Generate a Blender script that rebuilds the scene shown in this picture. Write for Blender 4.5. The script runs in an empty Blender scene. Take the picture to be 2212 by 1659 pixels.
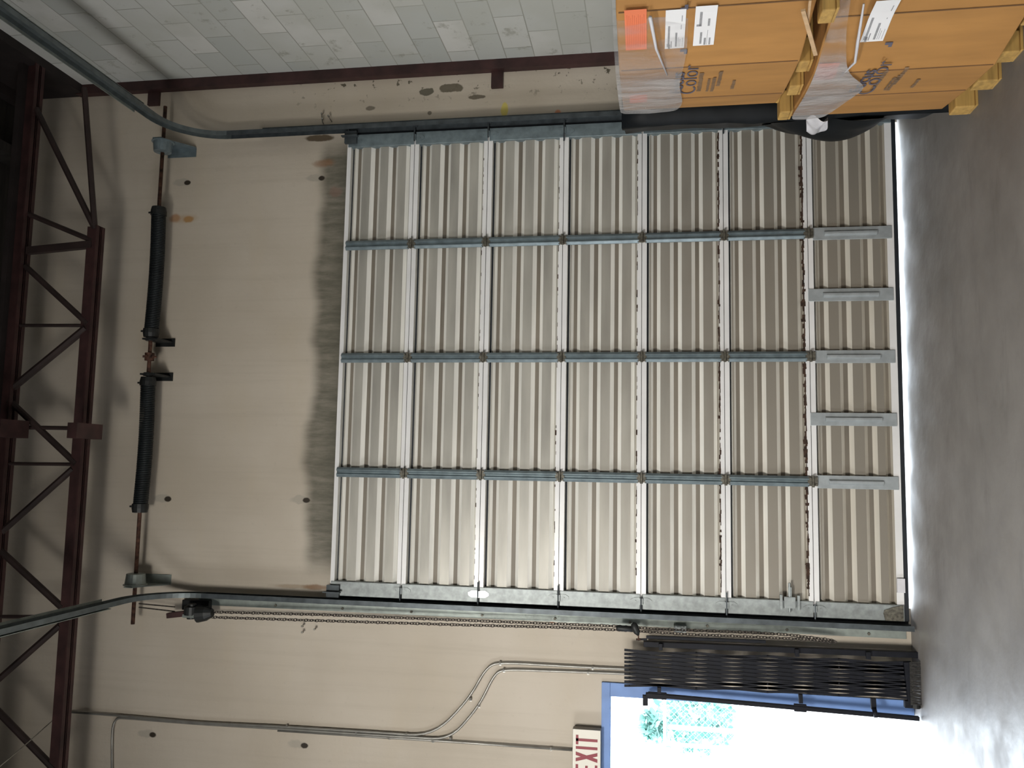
import bpy, math, random
from mathutils import Vector, Matrix
random.seed(7)
S = bpy.context.scene
COL = S.collection

# ------------------------------------------------------------------ camera
F_PX = 1800.0
CX, CY = 1106.0, 829.5
CAM = Vector((0.8777, -5.6099, 1.6004))
YAW, PIT, ROL = 0.10234, 0.16317, 0.0021
FW = Vector((math.sin(YAW)*math.cos(PIT), math.cos(YAW)*math.cos(PIT), math.sin(PIT)))
RT = FW.cross(Vector((0, 0, 1))).normalized()
UP = RT.cross(FW)
RT, UP = RT*math.cos(ROL)+UP*math.sin(ROL), UP*math.cos(ROL)-RT*math.sin(ROL)
cd = bpy.data.cameras.new('camera')
cam = bpy.data.objects.new('camera', cd); COL.objects.link(cam)
cd.sensor_width = 36.0; cd.lens = 36.0*F_PX/2212.0; cd.clip_start = 0.05; cd.clip_end = 200
m = Matrix((-UP, RT, -FW)).transposed().to_4x4()   # the phone was held sideways: the room's up is the picture's left
m.translation = CAM
cam.matrix_world = m
S.camera = cam

S.view_settings.view_transform = 'Standard'
S.view_settings.look = 'None'
S.view_settings.gamma = 1.0
S.view_settings.exposure = -0.42
S.view_settings.use_curve_mapping = False

# ------------------------------------------------------------------ sky and lights
W = bpy.data.worlds.new('sky'); S.world = W; W.use_nodes = True
nt = W.node_tree; bg = nt.nodes['Background']
bg.inputs['Color'].default_value = (0.80, 0.90, 1.0, 1); bg.inputs['Strength'].default_value = 19.0

def area(name, loc, target, sx, sy, power, color=(1, 1, 1), portal=False, spread=180):
    l = bpy.data.lights.new(name, 'AREA'); l.shape = 'RECTANGLE'; l.size = sx; l.size_y = sy
    l.energy = power; l.color = color; l.spread = math.radians(spread)
    o = bpy.data.objects.new(name, l); COL.objects.link(o); o.location = loc
    o.rotation_euler = (Vector(target)-Vector(loc)).to_track_quat('-Z', 'Y').to_euler()
    if portal: l.cycles.is_portal = True
    return o
# daylight through the open dock door behind the camera, lower than the torsion shaft
area('dock_daylight', (-2.3, -9.7, 2.0), (0.3, 0, 1.0), 2.2, 2.6, 80, (1.0, 0.965, 0.90), spread=110)
area('high_bay_lamp', (-1.25, -5.2, 3.5), (0.5, 0, 0.7), 0.8, 0.6, 100, (1.0, 0.965, 0.90), spread=112)
area('side_fill', (-5.9, -4.6, 1.7), (3.5, -2.2, .75), 2.6, 2.6, 165, (0.97, 0.985, 1.0), spread=105)  # added fill from the left, brightens the cartons and block wall
area('exit_portal', (-1.05, 0.27, 0.93), (-1.05, -1, 0.93), 0.96, 1.85, 1, portal=True)

# ------------------------------------------------------------------ helpers
def on(ax, val, u, v):
    """the point of the plane axis=val that the photograph shows at pixel u, v"""
    d = FW + RT*((CY-v)/F_PX) + UP*((CX-u)/F_PX)
    return CAM + d*((val-CAM[ax])/d[ax])
def P(u, v, y=0.0): return on(1, y, u, v)
def X(u, v, x): return on(0, x, u, v)

ORG = {}
class MB:
    def __init__(s): s.v = []; s.f = []; s.mi = []
    def add(s, vs, fs, mi=0):
        n = len(s.v); s.v += [tuple(p) for p in vs]
        s.f += [tuple(i+n for i in f) for f in fs]; s.mi += [mi]*len(fs); return s
    def box(s, a, b, mi=0):
        x0, x1 = sorted((a[0], b[0])); y0, y1 = sorted((a[1], b[1])); z0, z1 = sorted((a[2], b[2]))
        vs = [(x0,y0,z0),(x1,y0,z0),(x1,y1,z0),(x0,y1,z0),(x0,y0,z1),(x1,y0,z1),(x1,y1,z1),(x0,y1,z1)]
        return s.add(vs, [(0,3,2,1),(4,5,6,7),(0,1,5,4),(1,2,6,5),(2,3,7,6),(3,0,4,7)], mi)
    def bar(s, a, b, w, h, side=(0, 1, 0), mi=0):
        """box beam from a to b; w across, h along the side vector"""
        a = Vector(a); b = Vector(b); d = (b-a).normalized(); sd = Vector(side)
        sd = (sd-d*sd.dot(d)).normalized(); c = d.cross(sd).normalized()
        vs = []
        for p in (a, b):
            for i, j in ((-1,-1),(1,-1),(1,1),(-1,1)): vs.append(p+c*(w/2*i)+sd*(h/2*j))
        return s.add(vs, [(0,1,2,3),(7,6,5,4),(0,4,5,1),(1,5,6,2),(2,6,7,3),(3,7,4,0)], mi)
    def tube(s, pts, r, n=8, mi=0, closed=False, caps=True):
        pts = [Vector(p) for p in pts]; N = len(pts); vs = []; fs = []
        rr = r if isinstance(r, (list, tuple)) else [r]*N
        ref = None
        for i, p in enumerate(pts):
            if closed: d = (pts[(i+1) % N]-pts[i-1]).normalized()
            else: d = (pts[min(i+1, N-1)]-pts[max(i-1, 0)]).normalized()
            if ref is None:
                ref = Vector((0,0,1)) if abs(d.z) < .9 else Vector((1,0,0))
                ref = (ref-d*ref.dot(d)).normalized()
            else: ref = (ref-d*ref.dot(d)).normalized()
            c = d.cross(ref)
            for k in range(n):
                a = 2*math.pi*k/n; vs.append(p+ref*(rr[i]*math.cos(a))+c*(rr[i]*math.sin(a)))
        M = N if closed else N-1
        for i in range(M):
            j = (i+1) % N
            for k in range(n): fs.append((i*n+k, i*n+(k+1) % n, j*n+(k+1) % n, j*n+k))
        if not closed and caps:
            fs.append(tuple(range(n-1, -1, -1))); fs.append(tuple((N-1)*n+k for k in range(n)))
        return s.add(vs, fs, mi)
    def extrude(s, prof, fn, t0, t1, mi=0, closed=True):
        """profile [(a, b)] swept from t0 to t1 with fn(a, b, t) -> point"""
        n = len(prof); vs = [fn(a, b, t0) for a, b in prof]+[fn(a, b, t1) for a, b in prof]
        fs = [(i, (i+1) % n, n+(i+1) % n, n+i) for i in range(n if closed else n-1)]
        if closed: fs += [tuple(range(n-1, -1, -1)), tuple(range(n, 2*n))]
        return s.add(vs, fs, mi)
    def prism(s, poly, z0, z1, mi=0):
        return s.extrude(poly, lambda a, b, t: (a, b, t), z0, z1, mi)
    def build(s, name, mat, parent=None, smooth=False, bevel=0, origin=None):
        me = bpy.data.meshes.new(name)
        if parent is not None: o0 = ORG[parent.name]
        else: o0 = Vector(origin) if origin is not None else Vector((0, 0, 0))
        me.from_pydata([tuple(Vector(p)-o0) for p in s.v], [], s.f); me.update()
        for mt in (mat if isinstance(mat, (list, tuple)) else [mat]): me.materials.append(mt)
        for p, k in zip(me.polygons, s.mi): p.material_index = k
        if smooth:
            for p in me.polygons: p.use_smooth = True
        import bmesh
        bm = bmesh.new(); bm.from_mesh(me); bmesh.ops.recalc_face_normals(bm, faces=bm.faces); bm.to_mesh(me); bm.free()
        o = bpy.data.objects.new(name, me); COL.objects.link(o)
        if parent is not None: o.parent = parent
        else: o.location = o0
        ORG[o.name] = o0
        if bevel:
            b = o.modifiers.new('bevel', 'BEVEL'); b.width = bevel; b.segments = 2; b.limit_method = 'ANGLE'
        return o
def disc(mb, c, r, ax, depth, n=16, mi=0):
    a = Vector(ax).normalized(); mb.tube([Vector(c), Vector(c)+a*depth], r, n, mi)
def tag(o, label=None, cat=None, group=None, kind=None):
    if label: o['label'] = label
    if cat: o['category'] = cat
    if group: o['group'] = group
    if kind: o['kind'] = kind
    return o
def thing(name, loc, label, cat, group=None):
    o = bpy.data.objects.new(name, None); COL.objects.link(o); o.location = loc
    o.empty_display_size = .1; ORG[o.name] = Vector(loc)
    return tag(o, label, cat, group)
def structure(mb, name, mat, **k): return tag(mb.build(name, mat, **k), kind='structure')
def letters(body, size, mat, name, parent, mw, depth=0.001, bold=0.0, shear=0.0, xs=1.0):
    c = bpy.data.curves.new(name, 'FONT'); c.body = body; c.size = size; c.extrude = depth; c.offset = bold; c.shear = shear
    c.align_x = 'CENTER'; c.align_y = 'CENTER'
    t = bpy.data.objects.new('tmp', c); COL.objects.link(t)
    bpy.context.view_layer.update()
    me = bpy.data.meshes.new_from_object(t.evaluated_get(bpy.context.evaluated_depsgraph_get()))
    bpy.data.objects.remove(t)
    o0 = ORG[parent.name]
    for v in me.vertices: v.co = (mw @ Vector((v.co.x*xs, v.co.y, v.co.z))) - o0
    me.materials.clear(); me.materials.append(mat)
    o = bpy.data.objects.new(name, me); COL.objects.link(o); o.parent = parent; ORG[o.name] = o0
    return o

# ------------------------------------------------------------------ materials
def mat(name, col, rough=.6, metal=0., var=.12, scale=6., bump=0., bscale=60., stretch=(1,1,1), spec=.5, col2=None):
    m = bpy.data.materials.new(name); m.use_nodes = True; t = m.node_tree; N = t.nodes; L = t.links
    b = N['Principled BSDF']; b.inputs['Roughness'].default_value = rough; b.inputs['Metallic'].default_value = metal
    b.inputs['Specular IOR Level'].default_value = spec
    g = N.new('ShaderNodeNewGeometry'); mp = N.new('ShaderNodeMapping'); mp.inputs['Scale'].default_value = stretch
    L.new(g.outputs['Position'], mp.inputs['Vector'])
    n = N.new('ShaderNodeTexNoise'); n.inputs['Scale'].default_value = scale; n.inputs['Detail'].default_value = 6
    L.new(mp.outputs[0], n.inputs['Vector'])
    r = N.new('ShaderNodeValToRGB'); r.color_ramp.elements[0].position = .3; r.color_ramp.elements[1].position = .7
    c2 = col2 or tuple(c*(1-2*var) for c in col); c1 = tuple(min(1, c*(1+var)) for c in col)
    r.color_ramp.elements[0].color = (*c2, 1); r.color_ramp.elements[1].color = (*c1, 1)
    L.new(n.outputs['Fac'], r.inputs[0]); L.new(r.outputs[0], b.inputs['Base Color'])
    if bump:
        n2 = N.new('ShaderNodeTexNoise'); n2.inputs['Scale'].default_value = bscale; L.new(mp.outputs[0], n2.inputs['Vector'])
        bp = N.new('ShaderNodeBump'); bp.inputs['Strength'].default_value = bump; bp.inputs['Distance'].default_value = .01
        L.new(n2.outputs['Fac'], bp.inputs['Height']); L.new(bp.outputs[0], b.inputs['Normal'])
    return m
def math_n(t, op, a, b=None, c=None):
    n = t.nodes.new('ShaderNodeMath'); n.operation = op
    for i, x in enumerate((a, b, c)):
        if x is None: continue
        if isinstance(x, (int, float)): n.inputs[i].default_value = x
        else: t.links.new(x, n.inputs[i])
    return n.outputs[0]
def mix_n(t, fac, a, b, mode='MIX'):
    n = t.nodes.new('ShaderNodeMix'); n.data_type = 'RGBA'; n.blend_type = mode
    if isinstance(fac, (int, float)): n.inputs[0].default_value = fac
    else: t.links.new(fac, n.inputs[0])
    for i, x in ((6, a), (7, b)):
        if isinstance(x, tuple): n.inputs[i].default_value = (*x, 1)
        else: t.links.new(x, n.inputs[i])
    return n.outputs[2]
def noise_n(t, vec, scale, detail=5, rough=.5):
    n = t.nodes.new('ShaderNodeTexNoise'); n.inputs['Scale'].default_value = scale; n.inputs['Detail'].default_value = detail
    n.inputs['Roughness'].default_value = rough
    t.links.new(vec, n.inputs['Vector']); return n.outputs['Fac']
def range_n(t, v, a, b, c=0., d=1.):
    n = t.nodes.new('ShaderNodeMapRange'); n.interpolation_type = 'SMOOTHSTEP'
    t.links.new(v, n.inputs[0])
    for i, x in enumerate((a, b, c, d)): n.inputs[i+1].default_value = x
    return n.outputs[0]
def map_n(t, vec, scale):
    n = t.nodes.new('ShaderNodeMapping'); n.inputs['Scale'].default_value = scale; t.links.new(vec, n.inputs['Vector']); return n.outputs[0]

def wall_material():
    m = bpy.data.materials.new('painted_concrete'); m.use_nodes = True; t = m.node_tree; N = t.nodes; L = t.links
    b = N['Principled BSDF']; b.inputs['Roughness'].default_value = .62; b.inputs['Specular IOR Level'].default_value = .35
    g = N.new('ShaderNodeNewGeometry'); pos = g.outputs['Position']
    sp = N.new('ShaderNodeSeparateXYZ'); L.new(pos, sp.inputs[0]); x, z = sp.outputs[0], sp.outputs[2]
    big = range_n(t, noise_n(t, pos, .9, 6), .3, .7)
    col = mix_n(t, big, (.50, .438, .355), (.59, .528, .445))
    streak = range_n(t, noise_n(t, map_n(t, pos, (14, 1, .5)), 1.2, 6, .65), .45, .72)
    col = mix_n(t, math_n(t, 'MULTIPLY', streak, .22), col, (.40, .35, .28))
    stre2 = range_n(t, noise_n(t, map_n(t, pos, (1.2, 1, 3.5)), 1.0, 3), .5, .75)
    col = mix_n(t, math_n(t, 'MULTIPLY', stre2, .14), col, (.56, .46, .30))
    fine = range_n(t, noise_n(t, pos, 28, 4), .62, .74)
    col = mix_n(t, math_n(t, 'MULTIPLY', fine, .12), col, (.30, .27, .22))
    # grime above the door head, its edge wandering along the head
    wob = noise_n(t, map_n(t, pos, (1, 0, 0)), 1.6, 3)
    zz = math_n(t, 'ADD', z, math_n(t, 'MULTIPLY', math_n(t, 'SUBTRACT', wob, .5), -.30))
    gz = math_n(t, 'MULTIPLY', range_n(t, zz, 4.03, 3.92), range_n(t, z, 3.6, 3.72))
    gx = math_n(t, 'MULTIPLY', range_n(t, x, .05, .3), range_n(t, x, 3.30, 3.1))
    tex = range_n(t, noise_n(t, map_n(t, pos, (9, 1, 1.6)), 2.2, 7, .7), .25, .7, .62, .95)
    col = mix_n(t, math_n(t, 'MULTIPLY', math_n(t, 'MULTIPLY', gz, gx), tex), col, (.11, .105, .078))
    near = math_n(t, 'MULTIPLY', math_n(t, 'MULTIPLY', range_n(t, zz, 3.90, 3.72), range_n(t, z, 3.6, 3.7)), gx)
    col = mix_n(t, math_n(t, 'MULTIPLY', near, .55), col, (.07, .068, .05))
    def spot(cx, cz, rx, rz, c, amt=.8, rag=.5, soft=.35):
        nonlocal col
        dx = math_n(t, 'DIVIDE', math_n(t, 'SUBTRACT', x, cx), rx); dz = math_n(t, 'DIVIDE', math_n(t, 'SUBTRACT', z, cz), rz)
        d = math_n(t, 'SQRT', math_n(t, 'ADD', math_n(t, 'MULTIPLY', dx, dx), math_n(t, 'MULTIPLY', dz, dz)))
        d = math_n(t, 'ADD', d, math_n(t, 'MULTIPLY', math_n(t, 'SUBTRACT', NZ, .5), rag*2))
        col = mix_n(t, math_n(t, 'MULTIPLY', range_n(t, d, 1, 1-soft), amt), col, c)
    NZ = noise_n(t, pos, 11, 5, .6)
    # rust runs, spray paint and patched lifting holes
    spot(2.70, 5.12, .045, .06, (.34, .14, .05), .7, .4, .6); spot(2.69, 5.01, .03, .05, (.42, .20, .04), .85, .4, .5); spot(2.695, 5.05, .045, .16, (.40, .25, .12), .45, .4, .7)
    spot(3.08, 3.95, .04, .10, (.26, .12, .05), .6, .6, .6); spot(2.86, 3.86, .05, .07, (.28, .15, .12), .4, .6, .6)
    spot(3.27, 4.0, .03, .14, (.09, .06, .03), .9)
    spot(0.03, 4.05, .02, .22, (.26, .17, .09), .5, .5, .7); spot(0.03, 3.88, .025, .12, (.2, .09, .03), .7, .5, .6)
    spot(3.41, 2.62, .07, .028, (.62, .52, .06), .75); spot(3.33, 2.68, .012, .012, (.8, .6, .02), 1)
    spot(3.34, 2.24, .06, .03, (.62, .16, .04), .7); spot(-.06, 2.22, .09, .035, (.70, .22, .05), .8)
    for cx, cz in ((2.972, 5.055), (2.966, 3.99), (.61, 5.06), (.629, 4.0), (-1.038, 5.07), (-1.031, 3.94)):
        spot(cx+.005, cz+.03, .035, .075, (.36, .33, .28), .6, .7); spot(cx, cz-.02, .022, .032, (.035, .026, .018), 1, .35)
    # chipped paint beside the corner beam
    band = range_n(t, x, 3.42, 3.68)
    chip = range_n(t, noise_n(t, pos, 16, 6, .6), .60, .64)
    col = mix_n(t, math_n(t, 'MULTIPLY', math_n(t, 'MULTIPLY', chip, band), range_n(t, z, 4.6, 3.9)), col, (.12, .105, .075))
    spot(3.60, 3.02, .035, .11, (.14, .12, .085), .95, .7, .2); spot(3.58, 3.19, .03, .06, (.12, .11, .08), .95, .7, .2); spot(3.52, 2.83, .02, .07, (.13, .11, .08), .9, .6, .2)
    spot(3.42, 3.17, .018, .02, (.13, .11, .08), .8); spot(3.48, 3.62, .02, .04, (.14, .12, .09), .8)
    for u_, v_ in ((1303, 1336), (1330, 1336), (1526, 1346), (1534, 1352), (1568, 1355), (1684, 1354)):
        q_ = P(u_, v_); spot(q_.x, q_.z, .009, .010, (.10, .085, .065), .9, 0)
    # scuffs low on the wall by the exit door
    spot(-.27, .16, .08, .10, (.30, .27, .20), .6)
    L.new(col, b.inputs['Base Color'])
    bp = N.new('ShaderNodeBump'); bp.inputs['Strength'].default_value = .25; bp.inputs['Distance'].default_value = .01
    L.new(noise_n(t, pos, 24, 6), bp.inputs['Height']); L.new(bp.outputs[0], b.inputs['Normal'])
    return m

def block_material():
    m = bpy.data.materials.new('painted_block'); m.use_nodes = True; t = m.node_tree; N = t.nodes; L = t.links
    b = N['Principled BSDF']; b.inputs['Roughness'].default_value = .7
    g = N.new('ShaderNodeNewGeometry'); pos = g.outputs['Position']
    sp = N.new('ShaderNodeSeparateXYZ'); L.new(pos, sp.inputs[0])
    cb = N.new('ShaderNodeCombineXYZ'); L.new(sp.outputs[1], cb.inputs[0]); L.new(sp.outputs[2], cb.inputs[1])
    br = N.new('ShaderNodeTexBrick'); L.new(cb.outputs[0], br.inputs['Vector'])
    br.inputs['Scale'].default_value = 1.0; br.inputs['Brick Width'].default_value = .40; br.inputs['Row Height'].default_value = .20
    br.inputs['Mortar Size'].default_value = .004; br.inputs['Mortar Smooth'].default_value = .4; br.inputs['Bias'].default_value = 0
    br.inputs['Color1'].default_value = (.50, .525, .50, 1); br.inputs['Color2'].default_value = (.70, .70, .67, 1)
    br.inputs['Mortar'].default_value = (.36, .36, .32, 1)
    col = br.outputs['Color']
    col = mix_n(t, math_n(t, 'MULTIPLY', range_n(t, noise_n(t, pos, 2.3, 6), .42, .65), .55), col, (.52, .53, .48))
    col = mix_n(t, math_n(t, 'MULTIPLY', range_n(t, noise_n(t, pos, 7, 6, .7), .58, .70), .7), col, (.33, .33, .28))
    L.new(col, b.inputs['Base Color'])
    bp = N.new('ShaderNodeBump'); bp.inputs['Strength'].default_value = .5; bp.inputs['Distance'].default_value = .004; bp.invert = True
    L.new(br.outputs['Fac'], bp.inputs['Height']); L.new(bp.outputs[0], b.inputs['Normal'])
    return m

def floor_material():
    m = bpy.data.materials.new('concrete_floor'); m.use_nodes = True; t = m.node_tree; N = t.nodes; L = t.links
    b = N['Principled BSDF']; b.inputs['Specular IOR Level'].default_value = .5
    g = N.new('ShaderNodeNewGeometry'); pos = g.outputs['Position']
    a = range_n(t, noise_n(t, pos, 1.6, 8, .6), .3, .7)
    col = mix_n(t, a, (.20, .185, .172), (.275, .257, .24))
    s = range_n(t, noise_n(t, map_n(t, pos, (1, 3.5, 1)), 2.0, 6, .65), .52, .75)
    col = mix_n(t, math_n(t, 'MULTIPLY', s, .5), col, (.14, .13, .12))
    w = range_n(t, noise_n(t, pos, 14, 8, .75), .66, .76)
    col = mix_n(t, math_n(t, 'MULTIPLY', w, .3), col, (.32, .31, .29))
    L.new(col, b.inputs['Base Color'])
    L.new(range_n(t, noise_n(t, pos, 5, 5), .3, .7, .42, .62), b.inputs['Roughness'])
    bp = N.new('ShaderNodeBump'); bp.inputs['Strength'].default_value = .15; bp.inputs['Distance'].default_value = .01
    L.new(noise_n(t, pos, 18, 6), bp.inputs['Height']); L.new(bp.outputs[0], b.inputs['Normal'])
    return m

def film_material():
    m = bpy.data.materials.new('clear_film'); m.use_nodes = True; t = m.node_tree; N = t.nodes; L = t.links
    b = N['Principled BSDF']; b.inputs['Base Color'].default_value = (.56, .55, .55, 1); b.inputs['Roughness'].default_value = .25
    g = N.new('ShaderNodeNewGeometry')
    # pulled into several layers towards the far end, a single layer near the labels
    sp = N.new('ShaderNodeSeparateXYZ'); L.new(g.outputs['Position'], sp.inputs[0])
    lay = range_n(t, sp.outputs[1], -2.12, -1.92, .14, .56)
    L.new(math_n(t, 'ADD', lay, range_n(t, noise_n(t, map_n(t, g.outputs['Position'], (1, 5, 1.2)), 2.5, 4), .35, .65, -.08, .16)), b.inputs['Alpha'])
    bp = N.new('ShaderNodeBump'); bp.inputs['Strength'].default_value = .7; bp.inputs['Distance'].default_value = .03
    L.new(noise_n(t, map_n(t, g.outputs['Position'], (1, 4, 1.4)), 5, 5, .6), bp.inputs['Height']); L.new(bp.outputs[0], b.inputs['Normal'])
    return m

def door_low_tone(m, zlo, zhi, c):  # blends towards the given tone lower down, edge broken by noise
    t = m.node_tree; b = t.nodes['Principled BSDF']; src = b.inputs['Base Color'].links[0].from_socket
    g = t.nodes.new('ShaderNodeNewGeometry'); sp = t.nodes.new('ShaderNodeSeparateXYZ'); t.links.new(g.outputs['Position'], sp.inputs[0])
    f = math_n(t, 'ADD', sp.outputs[2], math_n(t, 'MULTIPLY', math_n(t, 'SUBTRACT', noise_n(t, map_n(t, g.outputs['Position'], (1, 1, 2.5)), 2.0, 5), .5), 1.2))
    t.links.new(mix_n(t, range_n(t, f, zhi, zlo), src, c), b.inputs['Base Color']); return m
M = dict(
    wall=wall_material(), block=block_material(), floor=floor_material(), film=film_material(),
    roof=mat('dark_roof_deck', (.028, .024, .021), .9, var=.3, scale=3, stretch=(1, 8, 1)),
    dimwall=mat('dark_warehouse_wall', (.07, .065, .06), .9),
    oxide=mat('red_oxide_steel', (.050, .020, .019), .6, var=.25, scale=8),
    ledger=mat('dark_steel_ledger', (.022, .015, .014), .8, var=.25),
    rod=mat('truss_web_steel', (.034, .020, .018), .6, var=.25),
    white=mat('white_painted_steel', (.92, .91, .86), .32, .1, var=.06, scale=5, stretch=(.4, 1, 4), spec=.6),
    flat_shade=mat('shaded_white_steel', (.44, .425, .38), .42, .2, var=.12, scale=3, stretch=(.5, 1, 3), spec=.5),  # raised flats of the door, their shade put into the colour
    groove_shade=mat('shaded_groove_steel', (.20, .175, .14), .55, .1, var=.14, scale=3, stretch=(.5, 1, 3)),  # groove floors of the door, recess shade put into the colour
    edge=mat('bright_flange', (.88, .88, .88), .30, .1, var=.04, scale=4),
    galv=mat('galvanised_steel', (.33, .36, .36), .5, .5, var=.12, scale=30),
    bluegalv=mat('blue_grey_steel', (.21, .265, .29), .42, .45, var=.14, scale=18),
    palegalv=mat('pale_grey_steel', (.42, .46, .48), .42, .35, var=.08, scale=20),
    track=mat('dark_track_steel', (.085, .10, .11), .45, .5, var=.2, scale=14),
    run=mat('horizontal_track_steel', (.14, .165, .17), .45, .45, var=.15, scale=14),
    angle=mat('grey_green_angle', (.30, .335, .31), .45, .45, var=.12, scale=16),
    hinge=mat('oily_hinge_steel', (.17, .16, .13), .5, .5, var=.3, scale=60),
    hinge_glint=mat('glint_zinc', (.72, .73, .72), .22, .9, var=.05),
    rust=mat('rust_brown', (.055, .028, .017), .85, var=.4, scale=40),
    rustrod=mat('rusty_shaft', (.10, .045, .028), .7, .3, var=.4, scale=30),
    black=mat('black_spring_steel', (.014, .018, .020), .5, .3, var=.2),
    blk2=mat('black_gate_paint', (.008, .009, .014), .55, .0, spec=.2, var=.2, scale=20),
    chain=mat('worn_chain', (.09, .078, .068), .45, .6, var=.3, scale=60),
    hoist=mat('hoist_black', (.022, .024, .024), .5, .3, var=.25),
    blue=mat('blue_door_frame', (.17, .30, .62), .5, var=.08, scale=6),
    signw=mat('sign_white', (.80, .77, .68), .4, var=.02),
    signr=mat('sign_red', (.26, .018, .035), .45, var=.05),
    signg=mat('sign_housing', (.20, .185, .16), .5, .2, var=.1),
    conduit=mat('conduit_steel', (.36, .35, .32), .38, .6, var=.1, scale=12),
    card=mat('cardboard', (.47, .235, .068), .75, var=.07, scale=5, stretch=(1, 3, .6)),
    card2=mat('cardboard_crease', (.20, .105, .045), .8, var=.08, scale=6),
    ink=mat('blue_grey_ink', (.12, .115, .15), .8, var=.1),
    ink2=mat('soft_grey_ink', (.27, .175, .10), .8, var=.1),
    lblw=mat('label_white', (.92, .92, .93), .5, var=.01),
    lblp=mat('label_print', (.36, .36, .37), .6, var=.1, scale=90),
    lblo=mat('orange_label', (.90, .235, .10), .5, var=.03),
    lblq=mat('orange_label_print', (.72, .16, .06), .5, var=.03),
    wood=mat('pallet_wood', (.55, .34, .10), .7, var=.15, scale=7, stretch=(.5, 4, 6)),
    wood2=mat('pale_splintered_wood', (.62, .42, .24), .7, var=.1, scale=9, stretch=(1, 4, 1)),
    wrap=mat('black_plastic', (.008, .010, .012), .5, var=.2, bump=.4, bscale=7, spec=.15),
    scrap=mat('white_plastic', (.72, .72, .76), .4, var=.04, bump=.5, bscale=20),
    steelbolt=mat('bolt_steel', (.45, .43, .38), .35, .8, var=.2, scale=90),
    seal_shade=mat('rubber_seal_and_shade', (.010, .014, .020), .6, var=.2),  # rubber of the bottom seal; also painted shade under lips and at jambs
    pave=mat('outdoor_concrete', (.55, .54, .52), .8, var=.08, scale=2),
    fence=mat('fence_wire', (.17, .32, .32), .5, .2, var=.1),
    leaf=mat('pale_leaves', (.16, .36, .32), .6, var=.3, scale=4),
    brush=mat('sweep_fibre', (.05, .048, .045), .9, var=.3, scale=90),
)

# ================================================================== the room
XW = 3.766          # block wall
ROOF = 6.55
door_low_tone(M['flat_shade'], .6, 2.6, (.27, .245, .205)); door_low_tone(M['white'], -.2, 1.6, (.62, .58, .50))
fl = MB().box((-6, -12, -.12), (XW+.25, .25, 0)); structure(fl, 'floor', M['floor'])
structure(MB().box((-9, .25, -.16), (9, 16, -.025)), 'floor_outside', M['pave'])
structure(MB().box((-6, -12, ROOF), (XW+.25, .25, ROOF+.15)), 'ceiling', M['roof'])
structure(MB().box((XW, -12, 0), (XW+.2, .25, ROOF)), 'wall_right', M['block'])
structure(MB().box((-6.2, -12, 0), (-6, .25, ROOF)), 'wall_left', M['dimwall'])
structure(MB().box((-6, -12.2, 0), (XW, -12, ROOF)), 'wall_back', M['dimwall'])
DX0, DX1, DZ = .06, 3.19, 3.70      # the overhead door's opening
EX0, EX1, EZ = -1.50, -.575, 1.846  # the exit door's opening
w = MB()
w.box((-6, 0, 0), (EX0, .2, ROOF)).box((EX0, 0, EZ), (EX1, .2, ROOF)).box((EX1, 0, 0), (DX0, .2, ROOF))
w.box((DX0, 0, DZ), (DX1, .2, ROOF)).box((DX1, 0, 0), (XW, .2, ROOF))
structure(w, 'wall_front', M['wall'])
# dark red corner beam with its bolting tabs; ledger along the block wall; both part of the building
t1 = structure(MB().box((3.694, -.062, 1.0), (XW, -.002, 5.98)).box((3.694, -.062, 0), (XW, -.002, 1.0)), 'trim_1', M['oxide'])
for (u, v0, v1) in ((1075, 160, 190), (333, 203, 228)):
    a, b = P(u-14, v1, -.02), P(u+12, v0-8, -.02)
    o = MB().box((a.x, -.026, a.z), (3.70, -.002, b.z)).build('mounting_tab', M['oxide'], t1)
structure(MB().box((3.700, -6.5, 5.93), (XW, -.0, 6.50)).box((3.62, -6.5, 6.42), (XW, 0, 6.50)), 'trim_2', M['ledger'])
# roof joists, dark and hardly lit, running out from the wall
for k, x in enumerate([-5.2+1.2*i for i in range(8)]):
    structure(MB().box((x-.04, -9, 6.36), (x+.04, 0, ROOF)), 'trim_%d' % (k+4), M['roof'])

# ------------------------------------------------------------------ exit door frame
fr = MB()
fr.box((EX1, -.02, 0), (-.489, -.001, EZ-.001)).box((EX0-.086, -.02, 0), (EX0, -.001, EZ-.001)).box((EX0-.086, -.02, EZ), (-.489, -.001, 1.90))
fr.box((EX1-.004, 0, 0), (EX1, .19, EZ-.005)).box((EX0, 0, EZ-.004), (EX1, .19, EZ-.001)).box((EX0, 0, 0), (EX0+.004, .19, EZ-.005))
structure(fr, 'door_1', M['blue'], bevel=.003)
# bottom of the jamb has lost its paint
# ------------------------------------------------------------------ the sectional overhead door
SEC, ZB = .533, .05
DW0, DW1 = -.008, 3.25
door = thing('sectional_door', (1.62, -.05, ZB), 'wide white ribbed steel overhead door of seven sections, closed behind the tracks', 'overhead door')
YF = -.020   # outer skin
def section_profile(last=False, top=False):
    # (fraction from the section's top, depth towards the room)
    r0, r1 = .012, .040
    p = [(0, .056), (.058, .056), (.060, r0), (.082, r0), (.094, .034), (.112, .034), (.140, r0)]
    p += [(.185, r0), (.228, r1), (.345, r1), (.392, r0), (.445, r0), (.490, r1), (.608, r1), (.655, r0), (.705, r0), (.750, r1)]
    p += [(.868, r1), (.910, .020), (.935, .020), (.940, .056), (.993, .056)] if not last else [(.835, r1), (.872, r0), (.905, r0), (.912, .05), (.992, .05)]
    return p
stile_x = [.8306, 1.6256, 2.4301]
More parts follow.
